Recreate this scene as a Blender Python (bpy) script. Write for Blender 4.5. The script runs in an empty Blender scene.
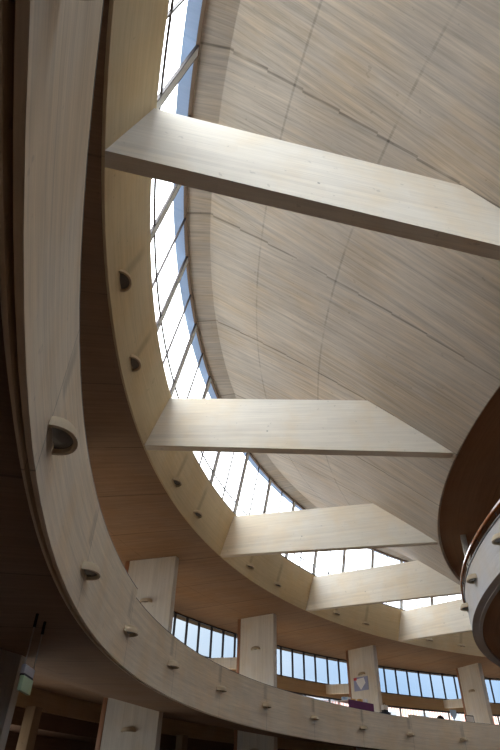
import bpy, bmesh, math, random
from mathutils import Vector, Matrix
random.seed(7)
scene = bpy.context.scene
COL = scene.collection
BAY = 360.0 / 22
R_ = math.radians

# ------------------------------------------------------------------ materials
def lin(c):
    return tuple(((x / 12.92) if x <= 0.04045 else ((x + 0.055) / 1.055) ** 2.4) for x in (v / 255 for v in c)) + (1.0,)

class NT:
    def __init__(s, name):
        s.m = bpy.data.materials.new(name); s.m.use_nodes = True
        s.t = s.m.node_tree; s.t.nodes.clear()
        s.out = s.t.nodes.new('ShaderNodeOutputMaterial')
    def n(s, typ, **kw):
        nd = s.t.nodes.new(typ)
        for k, v in kw.items(): setattr(nd, k, v)
        return nd
    def l(s, a, b): s.t.links.new(a, b)
    def put(s, sock, v):
        if hasattr(v, 'is_output') or isinstance(v, bpy.types.NodeSocket): s.l(v, sock)
        else: sock.default_value = v
    def math(s, op, a, b=None, c=None, clamp=False):
        nd = s.n('ShaderNodeMath', operation=op, use_clamp=clamp)
        for i, v in enumerate((a, b, c)):
            if v is not None: s.put(nd.inputs[i], v)
        return nd.outputs[0]
    def comb(s, x, y, z=0.0):
        nd = s.n('ShaderNodeCombineXYZ')
        for i, v in enumerate((x, y, z)): s.put(nd.inputs[i], v)
        return nd.outputs[0]
    def noise(s, vec, scale=1.0, detail=4.0, rough=0.55):
        nd = s.n('ShaderNodeTexNoise'); s.l(vec, nd.inputs['Vector'])
        nd.inputs['Scale'].default_value = scale; nd.inputs['Detail'].default_value = detail; nd.inputs['Roughness'].default_value = rough
        return nd.outputs[0]
    def smooth(s, v, a, b, lo=0.0, hi=1.0):
        nd = s.n('ShaderNodeMapRange', interpolation_type='SMOOTHSTEP')
        s.put(nd.inputs[0], v)
        for i, x in enumerate((a, b, lo, hi)): nd.inputs[i + 1].default_value = x
        return nd.outputs[0]

def concrete(name, base, src='UV', along='X', board=0.14, boardlen=2.6, grain=0.35, tone=0.16, blotch=0.22, line=0.12,
             seam=None, seam_w=0.03, ring=None, holes=False, drip=None, rough=0.85, warm=None, step=0.0, greyvar=False):
    """board-marked concrete; along/across are metres in the surface.  seam=(offset_deg, period_deg) from the Polar map."""
    N = NT(name)
    if src == 'UV':
        uv = N.n('ShaderNodeUVMap', uv_map='Metres')
        sp = N.n('ShaderNodeSeparateXYZ'); N.l(uv.outputs[0], sp.inputs[0])
        al, ac = (sp.outputs[0], sp.outputs[1]) if along == 'X' else (sp.outputs[1], sp.outputs[0])
    else:
        tc = N.n('ShaderNodeTexCoord'); sp = N.n('ShaderNodeSeparateXYZ'); N.l(tc.outputs['Object'], sp.inputs[0])
        x, y, z = sp.outputs
        if along == 'X': al, ac = x, N.math('ADD', z, y)
        else: al, ac = z, N.math('ADD', x, y)
    geo = N.n('ShaderNodeNewGeometry')
    g1 = N.noise(N.comb(N.math('MULTIPLY', al, 0.45), N.math('MULTIPLY', ac, 13.0)), 1.0, 6.0, 0.62)
    g2 = N.noise(N.comb(N.math('MULTIPLY', al, 1.6), N.math('MULTIPLY', ac, 48.0)), 1.0, 3.0, 0.6)
    bi = N.math('FLOOR', N.math('DIVIDE', ac, board))
    wn1 = N.n('ShaderNodeTexWhiteNoise', noise_dimensions='1D'); N.l(bi, wn1.inputs['W'])
    bj = N.math('FLOOR', N.math('ADD', N.math('DIVIDE', al, boardlen), wn1.outputs[0]))
    wn = N.n('ShaderNodeTexWhiteNoise', noise_dimensions='2D'); N.l(N.comb(bi, bj), wn.inputs['Vector'])
    fr = N.math('FRACT', N.math('DIVIDE', ac, board))
    edge = N.smooth(N.math('ABSOLUTE', N.math('SUBTRACT', fr, 0.5)), 0.44, 0.5)
    edge = N.math('MULTIPLY', edge, N.smooth(N.noise(N.comb(al, ac), 0.9, 2.0), 0.42, 0.62))
    bl = N.noise(geo.outputs['Position'], 0.45, 5.0, 0.6)
    v = N.math('MULTIPLY_ADD', N.math('SUBTRACT', g1, 0.5), grain * 1.6, 1.0)
    v = N.math('MULTIPLY_ADD', N.math('SUBTRACT', g2, 0.5), grain, v)
    v = N.math('MULTIPLY_ADD', N.math('SUBTRACT', wn.outputs[0], 0.5), tone, v)
    v = N.math('MULTIPLY_ADD', N.math('SUBTRACT', bl, 0.5), blotch * 1.6, v)
    v = N.math('MULTIPLY_ADD', edge, -line, v)
    height = N.math('ADD', N.math('MULTIPLY', g1, 0.6), N.math('MULTIPLY', edge, -0.5))
    # small pits
    pit = N.smooth(N.noise(geo.outputs['Position'], 9.0, 2.0, 0.5), 0.70, 0.76)
    v = N.math('MULTIPLY_ADD', pit, -0.16, v)
    if seam or ring or drip:
        pv = N.n('ShaderNodeUVMap', uv_map='Polar'); ps = N.n('ShaderNodeSeparateXYZ'); N.l(pv.outputs[0], ps.inputs[0])
        th, rr = ps.outputs[0], ps.outputs[1]          # degrees, second coordinate (radius or height)
    if seam:
        off, per, rad = seam
        t = N.math('DIVIDE', N.math('SUBTRACT', th, off), per)
        if step: t = N.math('MULTIPLY_ADD', N.math('SUBTRACT', N.math('FRACT', N.math('MULTIPLY', rr, 1.7)), 0.5), step, t)
        d = N.math('ABSOLUTE', N.math('SUBTRACT', N.math('FRACT', N.math('ADD', t, 0.5)), 0.5))
        d = N.math('MULTIPLY', d, per * math.pi / 180 * rad)
        sm = N.smooth(d, seam_w * 0.3, seam_w, 1.0, 0.0)
        sm = N.math('MULTIPLY', sm, N.smooth(N.noise(geo.outputs['Position'], 1.3, 2.0), 0.3, 0.5, 0.45, 1.0))
        v = N.math('MULTIPLY_ADD', sm, -0.42, v)
        height = N.math('MULTIPLY_ADD', sm, -1.2, height)
    if ring:
        for rv in ring:
            d = N.math('ABSOLUTE', N.math('SUBTRACT', rr, rv))
            sm = N.math('MULTIPLY', N.smooth(d, 0.008, 0.025, 1.0, 0.0), N.smooth(N.noise(geo.outputs['Position'], 1.7, 2.0), 0.35, 0.5, 0.2, 1.0))
            v = N.math('MULTIPLY_ADD', sm, -0.22, v)
    if drip:                                            # rust-grey weathering run above each bracket lamp
        angs, rad, z0, z1 = drip
        acc = None
        for a in angs:
            d = N.math('MULTIPLY', N.math('ABSOLUTE', N.math('SUBTRACT', th, a)), math.pi / 180 * rad)
            w = N.smooth(d, 0.015, 0.17, 1.0, 0.0)
            acc = w if acc is None else N.math('MAXIMUM', acc, w)
        acc = N.math('MULTIPLY', acc, N.smooth(rr, z0, z0 + 0.05))
        acc = N.math('MULTIPLY', acc, N.smooth(rr, z1 - 0.3, z1, 1.0, 0.0))
        v = N.math('MULTIPLY_ADD', N.math('MULTIPLY', acc, N.smooth(g1, 0.3, 0.6, 0.5, 1.0)), -0.28, v)
    if holes:
        tc2 = N.n('ShaderNodeTexCoord')
        vo = N.n('ShaderNodeTexVoronoi'); N.l(tc2.outputs['Object'], vo.inputs['Vector'])
        vo.inputs['Scale'].default_value = 1.25; vo.inputs['Randomness'].default_value = 0.35
        v = N.math('MULTIPLY_ADD', N.smooth(vo.outputs['Distance'], 0.018, 0.03, 1.0, 0.0), -0.45, v)
    v = N.math('MAXIMUM', v, 0.15)
    w = warm or tuple(c * k for c, k in zip(base[:3], (1.0, 0.93, 0.83))) + (1.0,)
    mx = N.n('ShaderNodeMix', data_type='RGBA')
    N.l(N.smooth(N.noise(geo.outputs['Position'], 0.8, 4.0), 0.38, 0.68), mx.inputs['Factor'])
    mx.inputs['A'].default_value = base; mx.inputs['B'].default_value = w
    colour = mx.outputs['Result']
    if greyvar:                                         # cool grey streaks between the tan boards
        m2 = N.n('ShaderNodeMix', data_type='RGBA')
        gs = N.noise(N.comb(N.math('MULTIPLY', al, 0.3), N.math('MULTIPLY', ac, 6.0)), 1.0, 5.0, 0.65)
        N.l(N.smooth(gs, 0.38, 0.68, 0.1, 0.6), m2.inputs['Factor'])
        N.l(colour, m2.inputs['A']); m2.inputs['B'].default_value = tuple(c * k for c, k in zip(base[:3], (0.80, 0.84, 0.92))) + (1.0,)
        colour = m2.outputs['Result']
    ml = N.n('ShaderNodeVectorMath', operation='SCALE'); N.l(colour, ml.inputs[0]); N.l(v, ml.inputs['Scale'])
    bs = N.n('ShaderNodeBsdfPrincipled'); N.l(ml.outputs[0], bs.inputs['Base Color'])
    bs.inputs['Roughness'].default_value = rough; bs.inputs['Specular IOR Level'].default_value = 0.25
    bp = N.n('ShaderNodeBump'); bp.inputs['Strength'].default_value = 0.25; bp.inputs['Distance'].default_value = 0.01
    N.l(height, bp.inputs['Height']); N.l(bp.outputs[0], bs.inputs['Normal'])
    N.l(bs.outputs[0], N.out.inputs[0])
    return N.m

def plain(name, base, rough=0.6, metal=0.0, var=0.12, scale=3.0, spec=0.4):
    N = NT(name); tc = N.n('ShaderNodeTexCoord')
    v = N.math('MULTIPLY_ADD', N.math('SUBTRACT', N.noise(tc.outputs['Object'], scale, 4.0), 0.5), var * 2, 1.0)
    rgb = N.n('ShaderNodeRGB'); rgb.outputs[0].default_value = base
    ml = N.n('ShaderNodeVectorMath', operation='SCALE'); N.l(rgb.outputs[0], ml.inputs[0]); N.l(v, ml.inputs['Scale'])
    bs = N.n('ShaderNodeBsdfPrincipled'); N.l(ml.outputs[0], bs.inputs['Base Color'])
    bs.inputs['Roughness'].default_value = rough; bs.inputs['Metallic'].default_value = metal; bs.inputs['Specular IOR Level'].default_value = spec
    N.l(bs.outputs[0], N.out.inputs[0]); return N.m

def wood(name, base, rough=0.35, axis='Z'):
    N = NT(name); tc = N.n('ShaderNodeTexCoord'); sp = N.n('ShaderNodeSeparateXYZ'); N.l(tc.outputs['Object'], sp.inputs[0])
    x, y, z = sp.outputs
    if axis == 'Z': vec = N.comb(N.math('MULTIPLY', x, 14.0), N.math('MULTIPLY', y, 14.0), N.math('MULTIPLY', z, 0.9))
    else: vec = N.comb(N.math('MULTIPLY', x, 2.0), N.math('MULTIPLY', y, 2.0), N.math('MULTIPLY', z, 30.0))
    v = N.math('MULTIPLY_ADD', N.math('SUBTRACT', N.noise(vec, 1.0, 5.0, 0.6), 0.5), 0.9, 1.0)
    rgb = N.n('ShaderNodeRGB'); rgb.outputs[0].default_value = base
    ml = N.n('ShaderNodeVectorMath', operation='SCALE'); N.l(rgb.outputs[0], ml.inputs[0]); N.l(v, ml.inputs['Scale'])
    bs = N.n('ShaderNodeBsdfPrincipled'); N.l(ml.outputs[0], bs.inputs['Base Color']); bs.inputs['Roughness'].default_value = rough
    N.l(bs.outputs[0], N.out.inputs[0]); return N.m

def pane(name, tint, gloss=0.06):
    N = NT(name)
    tr = N.n('ShaderNodeBsdfTransparent'); tr.inputs[0].default_value = tint
    gl = N.n('ShaderNodeBsdfGlossy'); gl.inputs['Roughness'].default_value = 0.02; gl.inputs[0].default_value = (0.9, 0.95, 1, 1)
    lw = N.n('ShaderNodeLayerWeight'); lw.inputs[0].default_value = 0.5
    fr = N.math('MULTIPLY_ADD', N.math('POWER', lw.outputs['Facing'], 5.0), 0.5, 0.03)
    mx = N.n('ShaderNodeMixShader'); N.l(fr, mx.inputs[0]); N.l(tr.outputs[0], mx.inputs[1]); N.l(gl.outputs[0], mx.inputs[2])
    N.l(mx.outputs[0], N.out.inputs[0]); return N.m

def brick(name):
    N = NT(name); tc = N.n('ShaderNodeTexCoord')
    b = N.n('ShaderNodeTexBrick'); N.l(tc.outputs['Object'], b.inputs['Vector'])
    b.inputs['Color1'].default_value = lin((190, 120, 98)); b.inputs['Color2'].default_value = lin((170, 102, 84)); b.inputs['Mortar'].default_value = lin((200, 180, 165))
    b.inputs['Scale'].default_value = 1.6
    bs = N.n('ShaderNodeBsdfPrincipled'); N.l(b.outputs[0], bs.inputs['Base Color']); bs.inputs['Roughness'].default_value = 0.9
    N.l(bs.outputs[0], N.out.inputs[0]); return N.m

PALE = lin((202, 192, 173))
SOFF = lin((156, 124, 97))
LAMP_A = [119.47, 127.87, 135.59, 143.91, 152.28, 160.3, 169.03, 176.91, 184.91, 192.58, 199.9]
LAMP_AZ = [3.95, 3.93, 3.93, 3.94, 3.93, 3.92, 3.87, 3.80, 3.71, 3.65, 3.65]
LAMP_B = [186.46, 181.54, 169.98, 165.17, 154.25, 148.91, 137.85, 132.51, 121.55, 116.3]
M = {}
M['shell'] = concrete('shell_concrete', lin((200, 187, 170)), along='Y', board=0.13, grain=0.62, tone=0.07, blotch=0.34, line=0.10, seam=(192.15, BAY / 2, 20.0), seam_w=0.03, ring=[20.42, 21.9], step=0.010, greyvar=True)
M['face_a'] = concrete('parapet_concrete', lin((226, 212, 190)), along='X', board=0.11, boardlen=4.0, grain=0.36, tone=0.05, line=0.08, seam=(135.6, BAY / 2, 24.0), seam_w=0.014, drip=(LAMP_A, 24.0, 3.98, 4.6))
M['face_b'] = concrete('ring_beam_concrete', lin((210, 193, 160)), along='X', board=0.2, boardlen=5.0, grain=0.24, tone=0.04, line=0.06, seam=(191.9, BAY, 24.0), seam_w=0.012, drip=(LAMP_B, 24.2, 8.12, 8.95))
M['drum'] = concrete('mezzanine_concrete', lin((192, 190, 190)), along='X', board=0.16, grain=0.14, tone=0.03, line=0.05)
M['beam'] = concrete('beam_concrete', lin((236, 229, 215)), src='OBJ', along='X', board=0.16, boardlen=3.0, grain=0.20, tone=0.04, blotch=0.14, line=0.07, holes=True)
M['fin'] = concrete('pillar_concrete', lin((214, 210, 202)), src='OBJ', along='Z', board=0.12, boardlen=2.2, grain=0.26, tone=0.06, blotch=0.14, line=0.08)
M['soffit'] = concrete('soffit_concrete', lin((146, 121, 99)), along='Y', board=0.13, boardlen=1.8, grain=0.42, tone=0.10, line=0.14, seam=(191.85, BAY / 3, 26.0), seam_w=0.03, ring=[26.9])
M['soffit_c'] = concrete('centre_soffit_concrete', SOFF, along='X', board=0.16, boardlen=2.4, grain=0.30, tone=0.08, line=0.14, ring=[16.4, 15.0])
M['band'] = concrete('spandrel_concrete', lin((184, 162, 128)), along='X', board=0.15, grain=0.28, tone=0.06)
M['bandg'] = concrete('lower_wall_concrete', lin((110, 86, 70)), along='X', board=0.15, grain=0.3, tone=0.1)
M['post'] = concrete('post_concrete', lin((150, 130, 106)), src='OBJ', along='Z', grain=0.2, tone=0.05)
M['lampc'] = plain('lamp_shade_concrete', lin((196, 180, 154)), 0.8, var=0.15, scale=20)
M['lampg'] = plain('lamp_glass_grey', lin((120, 120, 118)), 0.12, var=0.2, scale=9, spec=0.8)
M['frame'] = plain('bronze_frame', lin((62, 54, 52)), 0.45, 0.3)
M['framel'] = plain('pale_aluminium', lin((226, 230, 230)), 0.4, 0.0)
M['cap'] = plain('dark_parapet_cap', lin((52, 42, 38)), 0.45)
M['rail'] = wood('varnished_handrail_wood', lin((150, 86, 46)), 0.14, 'XY')
M['timber'] = wood('orange_timber', lin((160, 112, 80)), 0.45)
M['headr'] = plain('brown_head_rail', lin((120, 98, 78)), 0.6)
M['eave'] = plain('eave_blue_paint', lin((158, 184, 220)), 0.6, var=0.06)
M['pane'] = pane('clear_pane', (0.93, 0.95, 0.97, 1))
M['pane_t'] = pane('blue_tinted_pane', (0.165, 0.182, 0.195, 1))
M['floor'] = plain('floor_brown_parquet', lin((100, 80, 66)), 0.5, var=0.2, scale=1.2)
M['ground'] = plain('paving_pale', lin((118, 116, 110)), 0.9, var=0.15, scale=0.3)
M['roofing'] = plain('roof_gravel', lin((112, 112, 112)), 0.95, var=0.2, scale=2)
M['dark'] = plain('dark_metal', lin((34, 32, 32)), 0.5, 0.3)
M['steel'] = plain('rod_steel', lin((170, 160, 148)), 0.5, 0.2)
M['grey'] = plain('grey_enamel', lin((206, 202, 208)), 0.5)
M['green'] = plain('pale_green_panel', lin((206, 230, 186)), 0.5, var=0.08, scale=6)
M['brick'] = brick('red_brick')
M['white'] = plain('white_paint', lin((226, 222, 214)), 0.7)
M['purple'] = plain('purple_cloth', lin((96, 36, 84)), 0.8, var=0.2, scale=8)
M['red'] = plain('red_paper', lin((190, 60, 60)), 0.7)
M['lilac'] = plain('lilac_paper', lin((150, 156, 190)), 0.7)
M['paper'] = plain('white_paper', lin((225, 226, 230)), 0.7)
M['bluep'] = plain('pale_blue_paper', lin((170, 195, 220)), 0.7)
M['orange'] = plain('amber_card', lin((210, 160, 80)), 0.7)

# ------------------------------------------------------------------ helpers
def link(name, bm, mat, parent=None, sharp=35):
    me = bpy.data.meshes.new(name)
    bm.to_mesh(me); bm.free()
    for p in me.polygons: p.use_smooth = True
    me.set_sharp_from_angle(angle=R_(sharp))
    if mat is not None: me.materials.append(mat)
    o = bpy.data.objects.new(name, me); COL.objects.link(o)
    if parent: o.parent = parent
    return o

def tag(o, label=None, cat=None, group=None, kind=None):
    if label: o['label'] = label
    if cat: o['category'] = cat
    if group: o['group'] = group
    if kind: o['kind'] = kind
    return o

def empty(name, loc=(0, 0, 0), rz=0.0):
    o = bpy.data.objects.new(name, None); o.empty_display_size = 0.3
    COL.objects.link(o); o.location = loc; o.rotation_euler = (0, 0, rz)
    return o

def lathe(bm, prof, a0=0.0, a1=360.0, step=1.0227272, closed=True, sector=None, second='R'):
    """revolve a profile [(R, z)...] about the building axis; writes the Metres and Polar maps"""
    uvm = bm.loops.layers.uv.get('Metres') or bm.loops.layers.uv.new('Metres')
    uvp = bm.loops.layers.uv.get('Polar') or bm.loops.layers.uv.new('Polar')
    full = abs(a1 - a0 - 360) < 1e-6
    n = max(2, round((a1 - a0) / step))
    A = [a0 + (a1 - a0) * i / n for i in range(n + 1)]
    pts = list(prof) + ([prof[0]] if closed else [])
    L = [0.0]
    for (r0, z0), (r1, z1) in zip(pts, pts[1:]): L.append(L[-1] + math.hypot(r1 - r0, z1 - z0))
    m = len(prof)
    vs = []
    for i in range(n if full else n + 1):
        c, s = math.cos(R_(A[i])), math.sin(R_(A[i]))
        vs.append([bm.verts.new((r * c, r * s, z)) for r, z in prof])
    for i in range(n):
        j = (i + 1) % len(vs)
        for k in range(len(pts) - 1):
            k2 = (k + 1) % m
            f = bm.faces.new((vs[i][k], vs[j][k], vs[j][k2], vs[i][k2]))
            am = (A[i] + A[i + 1]) / 2
            for lp, (a, kk) in zip(f.loops, ((A[i], k), (A[i + 1], k), (A[i + 1], k + 1), (A[i], k + 1))):
                r, z = pts[kk]
                lp[uvp].uv = (a, r if second == 'R' else z)
                if sector:
                    off, per = sector
                    c0 = off + (math.floor((am - off) / per) + 0.5) * per + 1.2
                    lp[uvm].uv = (r * math.sin(R_(a - c0)) + 3.7 * c0, r * math.cos(R_(a - c0)) * 1.25)
                else:
                    lp[uvm].uv = (R_(a) * max(pts[k][0], pts[k + 1][0]), L[kk])
    if not full and closed:
        bm.faces.new(vs[0]); bm.faces.new(vs[-1])
    bmesh.ops.recalc_face_normals(bm, faces=bm.faces[:])

def ring(name, mat, profs, parent=None, sharp=35, **kw):
    bm = bmesh.new()
    for p in profs:
        prof, a0, a1 = p if isinstance(p, tuple) else (p, 0.0, 360.0)
        lathe(bm, prof, a0, a1, **kw)
    return link(name, bm, mat, parent, sharp)

def box(bm, x0, x1, y0, y1, z0, z1, M4=None):
    vs = [bm.verts.new((x, y, z)) for x in (x0, x1) for y in (y0, y1) for z in (z0, z1)]
    if M4 is not None:
        for v in vs: v.co = M4 @ v.co
    for q in ((0, 1, 3, 2), (4, 6, 7, 5), (0, 4, 5, 1), (2, 3, 7, 6), (0, 2, 6, 4), (1, 5, 7, 3)):
        bm.faces.new([vs[i] for i in q])
    return vs

def boxobj(name, mat, dims, parent=None, bevel=0.0, M4=None):
    bm = bmesh.new(); box(bm, *dims, M4=M4)
    bmesh.ops.recalc_face_normals(bm, faces=bm.faces[:])
    if bevel:
        bmesh.ops.bevel(bm, geom=bm.edges[:], offset=bevel, segments=2, profile=0.5, affect='EDGES')
    return link(name, bm, mat, parent)

def bar(bm, p0, p1, w, d, side):
    """rectangular bar from p0 to p1; w along 'side', d across both"""
    p0, p1, side = Vector(p0), Vector(p1), Vector(side).normalized()
    ax = (p1 - p0).normalized(); side = (side - ax * side.dot(ax)).normalized(); o = ax.cross(side)
    vs = []
    for p in (p0, p1):
        for a, b in ((-1, -1), (1, -1), (1, 1), (-1, 1)): vs.append(bm.verts.new(p + side * (a * w / 2) + o * (b * d / 2)))
    for q in ((3, 2, 1, 0), (4, 5, 6, 7), (0, 1, 5, 4), (1, 2, 6, 5), (2, 3, 7, 6), (3, 0, 4, 7)): bm.faces.new([vs[i] for i in q])

def cyl(bm, p0, p1, r0, r1=None, n=12):
    r1 = r0 if r1 is None else r1
    p0, p1 = Vector(p0), Vector(p1); ax = (p1 - p0).normalized()
    s = ax.orthogonal().normalized(); t = ax.cross(s)
    A = [bm.verts.new(p0 + (s * math.cos(2 * math.pi * i / n) + t * math.sin(2 * math.pi * i / n)) * r0) for i in range(n)]
    B = [bm.verts.new(p1 + (s * math.cos(2 * math.pi * i / n) + t * math.sin(2 * math.pi * i / n)) * r1) for i in range(n)]
    for i in range(n): bm.faces.new((A[i], A[(i + 1) % n], B[(i + 1) % n], B[i]))
    bm.faces.new(A[::-1]); bm.faces.new(B)

def P(R, a, z): return Vector((R * math.cos(R_(a)), R * math.sin(R_(a)), z))
def tang(a): return Vector((-math.sin(R_(a)), math.cos(R_(a)), 0))
def rad(a): return Vector((math.cos(R_(a)), math.sin(R_(a)), 0))
AK = [191.85 - BAY * k for k in range(-3, 22)]
def ak(k): return 191.85 - BAY * k

# ------------------------------------------------------------------ levels
ZB0, ZB1, ZS, ZI = 7.713, 9.055, 11.46, 7.377
RB0, RB1, RS, RC, RI = 24.37, 23.92, 23.51, 23.0, 17.67
def shell_z(R):
    t = (R - RI) / (RC - RI)
    return ZI + (ZS - ZI) * t + 0.65 * t * (1 - t)

# ------------------------------------------------------------------ setting
sh = [(RS, ZS), (RC, ZS)] + [(RC + (RI - RC) * i / 14, shell_z(RC + (RI - RC) * i / 14)) for i in range(1, 15)]
sh += [(17.648, ZI), (17.60, ZI + 0.06), (17.60, ZI + 0.5)] + [(RI + (RC - RI) * i / 6, shell_z(RI + (RC - RI) * i / 6) + 0.5) for i in range(1, 7)] + [(23.6, ZS + 0.5)]
o = ring('ceiling', M['shell'], [sh], sector=(192.15 - 0.0, BAY / 2), sharp=28)
tag(o, 'pale board-marked concrete funnel roof sloping down from the clerestory to the centre', 'ceiling', kind='structure')
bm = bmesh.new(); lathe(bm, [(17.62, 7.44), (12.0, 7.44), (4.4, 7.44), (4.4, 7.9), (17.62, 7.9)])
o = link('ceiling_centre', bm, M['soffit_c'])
tag(o, 'flat dark brown round ceiling inside the lower rim of the funnel roof', 'ceiling', kind='structure')
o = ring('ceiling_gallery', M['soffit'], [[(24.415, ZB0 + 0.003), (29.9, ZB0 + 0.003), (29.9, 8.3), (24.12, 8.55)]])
tag(o, 'brown board-marked ceiling of the upper gallery around the hall', 'ceiling', kind='structure')
o = ring('roof_gallery', M['roofing'], [[(24.105, 8.56), (30.0, 8.32), (30.0, 8.50), (24.105, 8.98)]])
tag(o, 'grey gravel roof of the gallery outside the clerestory', 'roof', kind='structure')
o = ring('trim_1', M['eave'], [[(23.56, 11.47), (23.80, 11.47), (23.80, 11.75), (23.61, 11.75)]])
tag(o, 'pale blue eave strip above the clerestory glass', 'trim', kind='structure')

# floors and lower walls
o = ring('floor', M['floor'], [[(0.02, 0.0), (31.0, 0.0), (31.0, -0.3), (0.02, -0.3)]])
tag(o, 'brown floor of the round hall', 'floor', kind='structure')
bm = bmesh.new(); lathe(bm, [(31.0, -0.02), (420.0, -0.02)], closed=False, step=5)
o = link('ground', bm, M['ground']); tag(o, 'pale paving outside the building', 'ground', kind='structure')
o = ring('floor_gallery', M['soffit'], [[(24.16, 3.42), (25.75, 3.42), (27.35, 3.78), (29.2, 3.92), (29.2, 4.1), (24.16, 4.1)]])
tag(o, 'dark brown underside of the lower balcony slab', 'floor', kind='structure')
o = ring('wall_spandrel', M['band'], [[(29.2, 3.43), (31.1, 3.43), (31.1, 4.1), (29.2, 4.1)], [(29.22, 5.80), (29.5, 5.80), (29.5, 6.36), (29.22, 6.36)]])
tag(o, 'beige concrete bands running round the outer wall', 'wall', kind='structure')
o = ring('wall_lower', M['bandg'], [([(30.7, 2.70), (31.0, 2.70), (31.0, 3.43), (30.7, 3.43)], 160.5, 173.5), ([(30.7, 0.0), (31.0, 0.0), (31.0, 3.43), (30.7, 3.43)], 173.5, 520.5), ([(29.3, 3.02), (30.7, 3.02), (30.7, 3.425), (29.3, 3.425)], 100.0, 182.0)])  # closed on the unseen side to darken undersides; low gap lights a pillar
tag(o, 'dark brown recessed wall under the balcony', 'wall', kind='structure')
o = ring('wall_gallery_blocker', M['band'], [([(29.25, 4.1), (29.4, 4.1), (29.4, 6.36), (29.25, 6.36)], 176.4, 453.8)])  # added out of view to cut bounce light from the unseen bays
tag(o, 'unseen beige wall behind the camera, added to block gallery window light', 'wall', kind='structure')
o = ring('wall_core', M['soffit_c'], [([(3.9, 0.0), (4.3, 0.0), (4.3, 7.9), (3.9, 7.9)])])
tag(o, 'round concrete core holding up the central mezzanine', 'wall', kind='structure')

# ------------------------------------------------------------------ ring beam below the clerestory
def rb(z): return RB0 + (RB1 - RB0) * (z - ZB0) / (ZB1 - ZB0)
o = ring('ring_beam', M['face_b'], [[(RB0, ZB0), (RB1, ZB1), (24.1, ZB1), (24.1, 8.6), (24.41, ZB0)]], second='Z')
tag(o, 'tall beige concrete ring beam under the clerestory with small bracket lamps', 'ring beam', kind='thing')

# lower balcony: parapet in three heights
def par(top): return [(24.012, 3.278), (24.0, top), (24.16, top), (24.16, 3.42), (24.05, 3.42), (24.05, 3.278)]
bal = empty('balcony_parapet', (0, 0, 0))
tag(bal, 'long curved concrete balcony parapet sweeping from upper left to lower right', 'parapet', kind='thing')
pw = ring('parapet_wall', M['face_a'], [(par(4.555), 176.2, 470.0 - 0.0 - 110.0), (par(4.38), 127.3, 176.2), (par(4.65), 0.0, 127.3)], bal, second='Z')
ring('edge_lip', M['face_a'], [[(24.083, 3.275), (24.103, 3.275), (24.103, 3.42), (24.083, 3.42)]], bal)
def ramp(o, z0):                                       # the middle run of the parapet rises gently to the right
    for v in o.data.vertices:
        if abs(v.co.z - z0) < 0.02:
            a = math.degrees(math.atan2(v.co.y, v.co.x)) % 360
            if 127.29 < a < 176.21: v.co.z += 0.02 + 0.13 * min(1.0, (176.2 - a) / 30.0)
ramp(pw, 4.38)
def cap(t): return [(23.998, t), (24.17, t), (24.17, t + 0.012), (23.998, t + 0.012)]
pc = ring('parapet_cap', M['cap'], [(cap(4.555), 176.2, 360.0), (cap(4.38), 127.3, 176.2), (cap(4.65), 0.0, 127.3)], bal)

ramp(pc, 4.386)
# central mezzanine
mez = empty('central_mezzanine', (0, 0, 0))
tag(mez, 'round pale concrete mezzanine with dark underside at the lower right edge', 'mezzanine', kind='thing')
ring('parapet_wall', M['drum'], [[(17.30, 5.03), (17.30, 5.83), (17.14, 5.83), (17.14, 5.03)]], mez, second='Z')
ring('edge_lip', M['drum'], [[(17.14, 5.01), (17.14, 5.2), (17.06, 5.2), (17.06, 5.01)]], mez)
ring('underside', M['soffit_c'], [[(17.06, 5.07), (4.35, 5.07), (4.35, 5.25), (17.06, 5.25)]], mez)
ring('parapet_cap', M['cap'], [[(17.32, 5.83), (17.32, 5.86), (17.12, 5.86), (17.12, 5.83)]], mez)
hr = ring('handrail', M['rail'], [[(17.31, 5.975), (17.325, 5.96), (17.36, 5.96), (17.375, 5.975), (17.375, 6.015), (17.36, 6.03), (17.325, 6.03), (17.31, 6.015)]], mez)
hr['label'] = 'varnished reddish wooden handrail'
for i in range(12):
    a = 186 - i * 4.6
    bm = bmesh.new(); cyl(bm, P(17.28, a, 5.85), P(17.34, a, 5.965), 0.01)
    link('rail_bracket', bm, M['dark'], mez)

# ------------------------------------------------------------------ roof beams
beam_labels = ['uppermost and largest concrete roof beam slanting across the funnel roof', 'second concrete roof beam from the top, level across the middle of the roof',
               'third concrete roof beam from the top, meeting the dark round ceiling', 'fourth concrete roof beam from the top, ending behind the round mezzanine rim',
               'lowest and farthest concrete roof beam, cut off by the round mezzanine']
def beam(k):
    t = 0.225
    bm = bmesh.new()
    prof = []
    zb_in = 7.52
    prof.append((rb(ZB0) - 0.0, ZB0)); prof.append((rb(8.98), 8.98))
    Rs = [23 - 0.02 * i for i in range(266)]
    Rt = min(Rs, key=lambda r: abs(shell_z(r) - 8.80)); Rb_ = 17.70
    n = 8
    prof += [(Rt + (Rb_ - Rt) * i / n, shell_z(Rt + (Rb_ - Rt) * i / n) + 0.015) for i in range(n + 1)]
    A = [bm.verts.new((r, t / 2, z)) for r, z in prof]; B = [bm.verts.new((r, -t / 2, z)) for r, z in prof]
    bm.faces.new(A); bm.faces.new(B[::-1])
    for i in range(len(prof)):
        j = (i + 1) % len(prof); bm.faces.new((A[j], A[i], B[i], B[j]))
    bmesh.ops.recalc_face_normals(bm, faces=bm.faces[:])
    o = link('roof_beam', bm, M['beam'])
    o.rotation_euler = (0, 0, R_(ak(k) - 0.02))
    tag(o, beam_labels[k], 'beam', 'radial roof beams', 'thing')
for k in range(5): beam(k)

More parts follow.
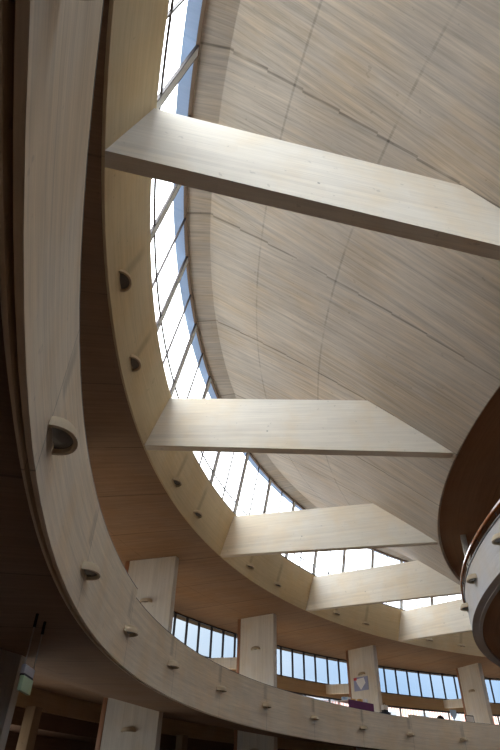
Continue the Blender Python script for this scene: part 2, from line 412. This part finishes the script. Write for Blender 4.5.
# ------------------------------------------------------------------ clerestory windows (one per bay)
CB, CT = (23.985, 9.06), (23.53, 11.455)
def cpt(a, f):
    return P(CB[0] + (CT[0] - CB[0]) * f, a, CB[1] + (CT[1] - CB[1]) * f)
wn_ = 0
CL = ['at the top edge, above the uppermost beam', 'between the uppermost and second roof beams', 'between the second and third roof beams',
      'between the third and fourth roof beams', 'between the fourth and lowest roof beams', 'beyond the lowest roof beam']
for k in range(-1, 5):
    wn_ += 1
    a1, a0 = ak(k), ak(k + 1)
    w = empty('window_%d' % wn_, P(24, (a0 + a1) / 2, 9.06)); w.location = (0, 0, 0)
    tag(w, 'curved clerestory window band ' + CL[k + 1], 'window', kind='structure')
    bm = bmesh.new(); N_ = 18
    lo = [bm.verts.new(cpt(a0 + (a1 - a0) * i / N_, 0.0)) for i in range(N_ + 1)]
    hi = [bm.verts.new(cpt(a0 + (a1 - a0) * i / N_, 1.0)) for i in range(N_ + 1)]
    for i in range(N_): bm.faces.new((lo[i], lo[i + 1], hi[i + 1], hi[i]))
    link('glazing', bm, M['pane'], w)
    for j in range(6):
        a = a1 - j * BAY / 6
        if j % 2 == 0:
            bm = bmesh.new(); bar(bm, cpt(a, 0), cpt(a, 1), 0.14, 0.05, tang(a)); mu = link('mullion', bm, M['framel'], w)
            for s in (-1, 1):
                bm = bmesh.new(); bar(bm, cpt(a, 0) + tang(a) * s * 0.082, cpt(a, 1) + tang(a) * s * 0.082, 0.022, 0.045, tang(a)); link('mullion_edge', bm, M['frame'], mu)
        else:
            bm = bmesh.new(); bar(bm, cpt(a, 0), cpt(a, 1), 0.034, 0.04, tang(a)); link('mullion', bm, M['frame'], w)
    def arc_bar(name, f, wd, dp, mat):
        bm = bmesh.new()
        c = cpt(0, f); Rm, zm = c.x, c.z
        lathe(bm, [(Rm - dp / 2, zm - wd / 2), (Rm + dp / 2, zm - wd / 2), (Rm + dp / 2, zm + wd / 2), (Rm - dp / 2, zm + wd / 2)], a0, a1, step=0.9)
        link(name, bm, mat, w)
    arc_bar('sill_rail', 0.012, 0.05, 0.07, M['frame']); arc_bar('transom', 0.17, 0.03, 0.035, M['frame']); arc_bar('head_rail', 0.985, 0.06, 0.07, M['headr'])

# ------------------------------------------------------------------ gallery pillars
FIN = {1: 176.25, 2: 159.86, 3: 143.40, 4: 126.92, 5: 110.50}
def fin_mesh():
    bm = bmesh.new(); box(bm, 25.77, 27.45, -0.125, 0.125, 0.0, ZB0)
    bmesh.ops.bevel(bm, geom=bm.edges[:], offset=0.006, segments=1, affect='EDGES')
    bmesh.ops.recalc_face_normals(bm, faces=bm.faces[:])
    return bm
FL = {1: 'shaded grey concrete pillar at the lower left corner beside the hanging green sign', 2: 'broad concrete pillar lit pale behind the balcony, left of the first gallery windows',
      3: 'concrete pillar between the first and second groups of gallery windows', 4: 'concrete pillar with a framed poster behind the far balcony', 5: 'farthest concrete pillar, below the mezzanine at the lower right'}
fins = {}
for k, a in FIN.items():
    e = empty('pillar', (0, 0, 0), R_(a)); fins[k] = e
    tag(e, FL[k], 'pillar', 'radial gallery pillars', 'thing')
    link('shaft', fin_mesh(), M['fin'], e)
    p_ = boxobj('timber_post', M['timber'], (27.46, 27.60, -0.11, 0.135, 0.02, ZB0 - 0.01), e, 0.008); p_['label'] = 'orange timber post'
    bm = bmesh.new(); vs = box(bm, 27.61, 29.21, -0.12, 0.12, 5.82, 6.23)
    for v in vs:
        if v.co.x > 28.5: v.co.z += 0.11
    bmesh.ops.recalc_face_normals(bm, faces=bm.faces[:])
    link('stub_beam', bm, M['fin'], e)

# ------------------------------------------------------------------ gallery windows
GL = {1: 'between the two left pillars', 2: 'left of the second pillar', 3: 'between the second pillar and the poster pillar', 4: 'between the poster pillar and the farthest pillar', 5: 'right of the farthest pillar'}
RG = 29.3
for k in range(1, 6):
    wn_ += 1
    a1, a0 = FIN[k], FIN.get(k + 1, FIN[k] - BAY)
    w = empty('window_%d' % wn_)
    tag(w, 'gallery window wall with dark mullions and blue sky ' + {1: 'partly hidden behind the broad pale pillar', 2: 'right of the broad pale pillar', 3: 'left of the poster pillar', 4: 'right of the poster pillar', 5: 'right of the farthest pillar'}[k], 'window', kind='structure')
    for (z0, z1, mt) in ((6.36, ZB0, M['pane_t']), (4.1, 5.80, M['pane'])):
        bm = bmesh.new(); N_ = 10
        lo = [bm.verts.new(P(RG, a0 + (a1 - a0) * i / N_, z0)) for i in range(N_ + 1)]
        hi = [bm.verts.new(P(RG, a0 + (a1 - a0) * i / N_, z1)) for i in range(N_ + 1)]
        for i in range(N_): bm.faces.new((lo[i], lo[i + 1], hi[i + 1], hi[i]))
        link('glazing', bm, mt, w)
    for j in range(10):
        a = a1 - 0.35 - j * BAY / 10
        bm = bmesh.new(); bar(bm, P(RG, a, 6.36), P(RG, a, ZB0), 0.055, 0.09, tang(a)); link('mullion', bm, M['frame'], w)
        if j % 2 == 0:
            bm = bmesh.new(); bar(bm, P(RG, a, 4.1), P(RG, a, 5.80), 0.06, 0.09, tang(a)); link('lower_mullion', bm, M['frame'], w)
    for name, z, h in (('sill_rail', 6.385, 0.05), ('head_rail', ZB0 - 0.03, 0.05), ('lower_head_rail', 5.76, 0.08), ('lower_transom', 5.12, 0.05)):
        bm = bmesh.new(); lathe(bm, [(RG - 0.05, z - h / 2), (RG + 0.05, z - h / 2), (RG + 0.05, z + h / 2), (RG - 0.05, z + h / 2)], a0, a1, step=1.2)
        link(name, bm, M['frame'], w)

wn_ += 1
w = empty('window_%d' % wn_); tag(w, 'gallery window ring continuing round behind the camera', 'window', kind='structure')
bm = bmesh.new(); lathe(bm, [(RG, 6.36), (RG, ZB0)], FIN[1], FIN[5] - BAY + 360, closed=False); link('glazing', bm, M['pane_t'], w)
# small posts below the spandrel at ground level
for lab, a in (('narrow beige post under the balcony near the lower left corner', 162.75), ('narrow beige post under the balcony right of the broad pillar', 146.8)):
    o = boxobj('post', M['post'], (28.75, 29.05, -0.17, 0.17, 0.0, 3.43), None, 0.01); o.rotation_euler = (0, 0, R_(a))
    tag(o, lab, 'post', 'posts under the balcony', 'thing')

# post standing on the mezzanine
o = boxobj('post', M['fin'], (16.94, 17.08, -0.2, 0.2, 5.25, 7.44), None, 0.01); o.rotation_euler = (0, 0, R_(159.8))
tag(o, 'slim pale post standing behind the mezzanine handrail', 'post', kind='thing')

# ------------------------------------------------------------------ bracket lamps
def lamp_meshes():
    W, D, H = 0.235, 0.21, 0.135
    n, m = 20, 5
    def shellrow(s, z0, zt, bm):
        rows = []
        for j in range(m + 1):
            t = j / m * math.pi / 2
            f = math.cos(t) ** 0.45; z = z0 + (zt - z0) * math.sin(t)
            rows.append([bm.verts.new((D * s * f * max(0.0, math.cos(p)) ** 0.8, W * s * f * math.sin(p), z)) for p in [(-90 + 180 * i / n) * math.pi / 180 for i in range(n + 1)]])
        return rows
    bm = bmesh.new()
    ro = shellrow(1.0, -H / 2, H / 2, bm); ri = shellrow(0.84, -H / 2, H / 2 - 0.03, bm)
    for rows in (ro, ri):
        for j in range(m):
            for i in range(n): bm.faces.new((rows[j][i], rows[j][i + 1], rows[j + 1][i + 1], rows[j + 1][i]))
    for i in range(n): bm.faces.new((ro[0][i + 1], ro[0][i], ri[0][i], ri[0][i + 1]))
    for i in (0, n):
        for j in range(m): bm.faces.new((ro[j][i], ro[j + 1][i], ri[j + 1][i], ri[j][i]))
    bmesh.ops.remove_doubles(bm, verts=bm.verts[:], dist=0.0004)
    bmesh.ops.recalc_face_normals(bm, faces=bm.faces[:])
    bm2 = bmesh.new()
    rows = []
    for j in range(4):
        s = 0.82 * (1 - j / 4); zz = -H / 2 + 0.035 - 0.03 * (j / 4) ** 1.5
        rows.append([bm2.verts.new((0.012 + D * s * max(0.0, math.cos(p)) ** 0.8, W * s * math.sin(p), zz)) for p in [(-90 + 180 * i / n) * math.pi / 180 for i in range(n + 1)]])
    for j in range(3):
        for i in range(n): bm2.faces.new((rows[j][i], rows[j][i + 1], rows[j + 1][i + 1], rows[j + 1][i]))
    bm2.faces.new(rows[3])
    bmesh.ops.remove_doubles(bm2, verts=bm2.verts[:], dist=0.0004)
    return bm, bm2
lamp0 = empty('wall_lamp')
b1, b2 = lamp_meshes()
s0 = link('shade', b1, M['lampc'], lamp0, 50); d0 = link('diffuser', b2, M['lampg'], lamp0, 50)
d0['label'] = 'dark glass diffuser'
first = [True]
def lamp(pos, rz, label, group, sc=1.0, tilt=0.0):
    if first[0]: r = lamp0; first[0] = False
    else:
        r = lamp0.copy(); COL.objects.link(r)
        for ch in (s0, d0):
            c = ch.copy(); COL.objects.link(c); c.parent = r
    r.location = pos; r.rotation_euler = (0, tilt, rz); r.scale = (sc,) * 3
    tag(r, label, 'lamp', group, 'thing')
ORD = ['first', 'second', 'third', 'fourth', 'fifth', 'sixth', 'seventh', 'eighth', 'ninth', 'tenth', 'eleventh', 'twelfth']
LA = sorted(LAMP_A, reverse=True)
LAL = {199.9: 'concrete bracket lamp cut by the top edge on the near balcony parapet', 192.58: 'largest concrete bracket lamp, on the near balcony parapet at left middle',
       184.91: 'concrete bracket lamp on the balcony parapet just below the largest lamp', 176.91: 'concrete bracket lamp on the balcony parapet just left of the broad pale pillar'}
rest = [a for a in LA if a not in LAL]
for i, a in enumerate(rest): LAL[a] = 'concrete bracket lamp on the lower balcony parapet, %s to the right of the parapet notch' % ORD[i]
for a in LA: lamp(P(23.998, a, LAMP_AZ[LAMP_A.index(a)]), R_(a + 180), LAL[a], 'balcony parapet lamps', 0.92)
where = ['upper lamp between the uppermost and second beams', 'lower lamp between the uppermost and second beams', 'upper lamp between the second and third beams', 'lower lamp between the second and third beams',
         'left lamp between the third and fourth beams', 'right lamp between the third and fourth beams', 'left lamp between the fourth and lowest beams', 'right lamp between the fourth and lowest beams',
         'left lamp beyond the lowest beam', 'right lamp beyond the lowest beam']
for a, t in zip(LAMP_B, where): lamp(P(rb(8.07) + 0.03, a, 8.07), R_(a + 180), 'small concrete bracket lamp on the ring beam, ' + t, 'ring beam lamps', 0.95)
for a, t in ((176.61, 'cut by the right edge'), (168.98, 'below the slim post'), (161.6, 'at the far silhouette')):
    lamp(P(17.298, a, 5.49), R_(a), 'pale bracket lamp on the round mezzanine wall, ' + t, 'mezzanine lamps', 0.92)
for k, z, t in ((2, 6.39, 'on the upper part of the broad pale pillar'), (3, 6.47, 'on the pillar between the first gallery windows'), (4, 6.56, 'above the framed poster on a pillar'), (5, 6.49, 'on the farthest pillar'),
                (2, 3.02, 'on the broad pillar below the balcony'), (3, 3.02, 'on the pillar at the bottom edge below the balcony')):
    a = FIN[k]; lamp(P(26.63, a, z) + tang(a) * 0.124, R_(a + 90), 'small bracket lamp ' + t, 'pillar lamps', 0.9)

# ------------------------------------------------------------------ poster on pillar 4
def on_fin(k, R, z): return P(R, FIN[k], z) + tang(FIN[k]) * 0.127
po = empty('poster', on_fin(4, 26.75, 6.14), R_(FIN[4] + 90))
tag(po, 'small square lilac and white poster hung on a pillar under a lamp', 'poster', kind='thing')
boxobj('frame', M['lilac'], (0, 0.02, -0.46, 0.46, -0.30, 0.28), po)
bm = bmesh.new(); f = bm.faces.new([bm.verts.new((0.024, y, z)) for y, z in ((0.22, 0.24), (-0.34, 0.20), (-0.22, -0.02), (-0.02, -0.27), (0.3, 0.0))]); link('picture', bm, M['paper'], po)
boxobj('corner_patch', M['red'], (0.02, 0.026, -0.45, -0.25, 0.16, 0.27), po)

# ------------------------------------------------------------------ stall and odd things behind the far parapet
aT = 133.5
tb = empty('display_table', P(24.9, aT, 4.1), R_(aT))
tag(tb, 'display table with a purple cloth in front of the poster pillar', 'table', kind='thing')
boxobj('tabletop', M['white'], (-0.3, 0.3, -0.85, 0.85, 0.80, 0.83), tb)
boxobj('cloth_valance', M['purple'], (-0.33, -0.305, -0.87, 0.87, 0.50, 0.84), tb)
for x in (-0.26, 0.26):
    for y in (-0.78, 0.78): boxobj('leg', M['dark'], (x - 0.02, x + 0.02, y - 0.02, y + 0.02, 0.0, 0.80), tb)
items = [(-0.7, 'grey', 0.16, 'grey box on the right end of the purple table'), (-0.35, 'orange', 0.13, 'amber card box near the middle of the purple table'), (0.15, 'orange', 0.09, 'low amber card box on the purple table'),
         (0.5, 'white', 0.12, 'white box on the purple table'), (0.72, 'bluep', 0.10, 'pale blue box on the left end of the purple table')]
for y, mt, h, lab in items:
    c = P(24.9, aT, 0) + tang(aT) * y
    e = empty('display_box', (c.x, c.y, 4.93), R_(aT)); tag(e, lab, 'box', 'boxes on the display table', 'thing')
    boxobj('body', M[mt], (-0.08, 0.08, -0.10, 0.10, 0.0, h), e, 0.008); boxobj('lid', M[mt], (-0.085, 0.085, -0.105, 0.105, h, h + 0.02), e)
c = P(24.75, 129.2, 4.28)
e = empty('tote_bag', c, R_(129.6)); tag(e, 'white and black bag standing on a stool right of the poster pillar', 'bag', kind='thing')
boxobj('body', M['white'], (-0.1, 0.1, -0.13, 0.13, 0.48, 0.72), e, 0.04); boxobj('base', M['dark'], (-0.105, 0.105, -0.135, 0.135, 0.45, 0.55), e, 0.03)
bm = bmesh.new()
for i in range(8):
    t0, t1 = math.pi * i / 8, math.pi * (i + 1) / 8
    cyl(bm, (0, 0.08 * math.cos(t0), 0.71 + 0.09 * math.sin(t0)), (0, 0.08 * math.cos(t1), 0.71 + 0.09 * math.sin(t1)), 0.012, n=6)
link('handle', bm, M['dark'], e)
e2 = empty('stool', c, R_(129.6)); tag(e2, 'small dark stool under the white bag behind the parapet', 'stool', kind='thing'); e2.location.z = 4.1; e2.scale.z = 1.4
boxobj('seat', M['dark'], (-0.18, 0.18, -0.18, 0.18, 0.40, 0.45), e2, 0.01)
for x in (-0.14, 0.14):
    for y in (-0.14, 0.14): boxobj('leg', M['dark'], (x - 0.015, x + 0.015, y - 0.015, y + 0.015, 0, 0.40), e2)
c = P(24.9, 118.0, 4.1)
e = empty('notice_stand', c, R_(118.0)); tag(e, 'pale blue notice board on a stand left of the farthest pillar', 'notice board', kind='thing')
bm = bmesh.new(); A_ = [(-0.2, 1.12), (0.2, 1.12), (0.2, 0.9), (0.0, 0.72), (-0.2, 0.9)]
f_ = [bm.verts.new((-0.015, y, z)) for y, z in A_]; b_ = [bm.verts.new((0.015, y, z)) for y, z in A_]
bm.faces.new(f_); bm.faces.new(b_[::-1])
for i in range(5): bm.faces.new((f_[(i + 1) % 5], f_[i], b_[i], b_[(i + 1) % 5]))
link('board', bm, M['bluep'], e)
boxobj('stand', M['dark'], (0.02, 0.05, -0.02, 0.02, 0, 0.9), e); boxobj('foot', M['dark'], (-0.15, 0.2, -0.15, 0.15, 0, 0.02), e)
c = P(24.75, 120.5, 4.1)
e = empty('waste_bin', c); tag(e, 'dark dome-topped bin behind the parapet left of the notice board', 'bin', kind='thing')
bm = bmesh.new(); cyl(bm, (0, 0, 0), (0, 0, 0.62), 0.17, 0.19, 16); link('body', bm, M['dark'], e)
bm = bmesh.new(); bmesh.ops.create_uvsphere(bm, u_segments=16, v_segments=8, radius=0.19, matrix=Matrix.Translation((0, 0, 0.62))); link('lid', bm, M['dark'], e)
e = empty('picture_frame', P(24.9, 115.6, 4.1), R_(115.6)); tag(e, 'low dark-framed white panel leaning by the farthest pillar', 'frame', kind='thing')
boxobj('frame', M['dark'], (0, 0.03, -0.28, 0.28, 0.0, 0.97), e); boxobj('panel', M['white'], (-0.006, 0.0, -0.24, 0.24, 0.05, 0.93), e)

# ------------------------------------------------------------------ hanging sign at lower left
sg = empty('hanging_sign', P(24.69, 182.2, 3.42), R_(182.2 + 180))
tag(sg, 'pale green sign with a grey box hanging on two rods under the balcony', 'sign', kind='thing')
for s in (-1, 1):
    bm = bmesh.new(); cyl(bm, (0, s * 0.2, -0.59), (0, s * 0.2, 0.0), 0.009, n=8); link('rod', bm, M['steel'], sg)
    bm = bmesh.new(); cyl(bm, (0, s * 0.2, -0.16), (0, s * 0.2, 0.0), 0.02, n=10); link('rod_sleeve', bm, M['dark'], sg)
boxobj('lamp_box', M['grey'], (-0.03, 0.02, -0.21, 0.21, -0.68, -0.58), sg, 0.006)
boxobj('sign_panel', M['green'], (-0.02, 0.03, -0.21, 0.21, -0.86, -0.70), sg, 0.004)
boxobj('hanger', M['dark'], (-0.03, 0.02, -0.20, 0.20, -0.705, -0.675), sg)
bm = bmesh.new(); cyl(bm, P(26.6, 177.2, 3.55), P(26.8, 174.4, 3.57), 0.03, n=10)
o = link('conduit', bm, M['dark']); tag(o, 'short black conduit under the slab beside the hanging sign', 'conduit', kind='thing')

# ------------------------------------------------------------------ buildings across the street
def building(x, yy, w, d, h, lab):
    e = empty('brick_building', (x, yy, 0), R_(90)); tag(e, lab, 'building', 'brick houses outside', 'thing')
    boxobj('walls', M['brick'], (0, d, -w / 2, w / 2, -0.02, h), e)
    boxobj('roof', M['roofing'], (-0.4, d + 0.4, -w / 2 - 0.4, w / 2 + 0.4, h, h + 0.4), e)
    ny = int(w // 3.6)
    for fl in (2.4, 5.6, 8.9):
        for i in range(ny):
            y = -w / 2 + (i + 0.5) * w / ny
            f = boxobj('window', M['white'], (-0.06, 0.0, y - 0.55, y + 0.55, fl, fl + 1.2), e)
            boxobj('pane', M['lampg'], (-0.075, -0.061, y - 0.45, y + 0.45, fl + 0.1, fl + 1.1), f)
for x, yy, w, h, lab in ((-36, 64, 26, 12.6, 'taller red brick house seen through the lower panes left of the poster pillar'), (-8, 65, 26, 10.9, 'red brick house seen through the lower panes right of the poster pillar'),
                        (20, 65, 26, 10.4, 'red brick house seen through the lower panes right of the farthest pillar')):
    building(x, yy, w, 12, h, lab)

# ------------------------------------------------------------------ sky
wd = bpy.data.worlds.new('sky'); scene.world = wd; wd.use_nodes = True
T = wd.node_tree; T.nodes.clear()
def nn(t, **k):
    x = T.nodes.new(t)
    for a, b in k.items(): setattr(x, a, b)
    return x
tc = nn('ShaderNodeTexCoord'); sp = nn('ShaderNodeSeparateXYZ'); T.links.new(tc.outputs['Generated'], sp.inputs[0])
no = nn('ShaderNodeTexNoise'); T.links.new(tc.outputs['Generated'], no.inputs['Vector']); no.inputs['Scale'].default_value = 2.4; no.inputs['Detail'].default_value = 6
# cover: whiter higher up and to the west (-x), blue low in the north-east
ma = nn('ShaderNodeMath', operation='MULTIPLY_ADD'); T.links.new(sp.outputs[2], ma.inputs[0]); ma.inputs[1].default_value = 1.1; T.links.new(no.outputs[0], ma.inputs[2])
mb = nn('ShaderNodeMath', operation='MULTIPLY_ADD'); T.links.new(sp.outputs[0], mb.inputs[0]); mb.inputs[1].default_value = -0.45; T.links.new(ma.outputs[0], mb.inputs[2])
mr = nn('ShaderNodeMapRange', interpolation_type='SMOOTHSTEP'); T.links.new(mb.outputs[0], mr.inputs[0]); mr.inputs[1].default_value = 0.42; mr.inputs[2].default_value = 0.86
mx = nn('ShaderNodeMix', data_type='RGBA'); T.links.new(mr.outputs[0], mx.inputs['Factor'])
mx.inputs['A'].default_value = (0.42, 0.60, 0.84, 1); mx.inputs['B'].default_value = (0.94, 0.97, 1.0, 1)
bg = nn('ShaderNodeBackground'); T.links.new(mx.outputs['Result'], bg.inputs[0])
st = nn('ShaderNodeMapRange'); T.links.new(sp.outputs[2], st.inputs[0]); st.inputs[1].default_value = 0.1; st.inputs[2].default_value = 1.0; st.inputs[3].default_value = 1.0; st.inputs[4].default_value = 2.4
# the north-western sky is dimmer than the south-eastern
ne = nn('ShaderNodeMath', operation='MULTIPLY_ADD'); T.links.new(sp.outputs[0], ne.inputs[0]); ne.inputs[1].default_value = 0.42; ne.inputs[2].default_value = 1.0
nd = nn('ShaderNodeMath', operation='MULTIPLY_ADD'); T.links.new(sp.outputs[1], nd.inputs[0]); nd.inputs[1].default_value = -0.14; T.links.new(ne.outputs[0], nd.inputs[2])
pr = nn('ShaderNodeMath', operation='MULTIPLY'); T.links.new(st.outputs[0], pr.inputs[0]); T.links.new(nd.outputs[0], pr.inputs[1])
T.links.new(pr.outputs[0], bg.inputs[1])
ow = nn('ShaderNodeOutputWorld'); T.links.new(bg.outputs[0], ow.inputs[0])

# ------------------------------------------------------------------ camera
cam = bpy.data.cameras.new('camera'); co = bpy.data.objects.new('camera', cam); COL.objects.link(co)
th, ro = 0.666466, 0.027336
fw = Vector((0, math.cos(th), math.sin(th))); up = Vector((0, -math.sin(th), math.cos(th))); rt = Vector((1, 0, 0))
r2 = math.cos(ro) * rt + math.sin(ro) * up; u2 = -math.sin(ro) * rt + math.cos(ro) * up
mt = Matrix(((r2.x, u2.x, -fw.x, -22.00488), (r2.y, u2.y, -fw.y, -8.57155), (r2.z, u2.z, -fw.z, 1.6), (0, 0, 0, 1)))
co.matrix_world = mt
cam.sensor_fit = 'VERTICAL'; cam.sensor_height = 36.0; cam.lens = 36 * 538.785 / 750; cam.clip_start = 0.05; cam.clip_end = 1000
scene.camera = co

vs_ = scene.view_settings
scene.display_settings.display_device = 'sRGB'
vs_.view_transform = 'Standard'; vs_.look = 'None'; vs_.gamma = 1.0; vs_.use_curve_mapping = False
vs_.exposure = 2.47
scene.cycles.max_bounces = 12; scene.cycles.diffuse_bounces = 8; scene.cycles.transparent_max_bounces = 16
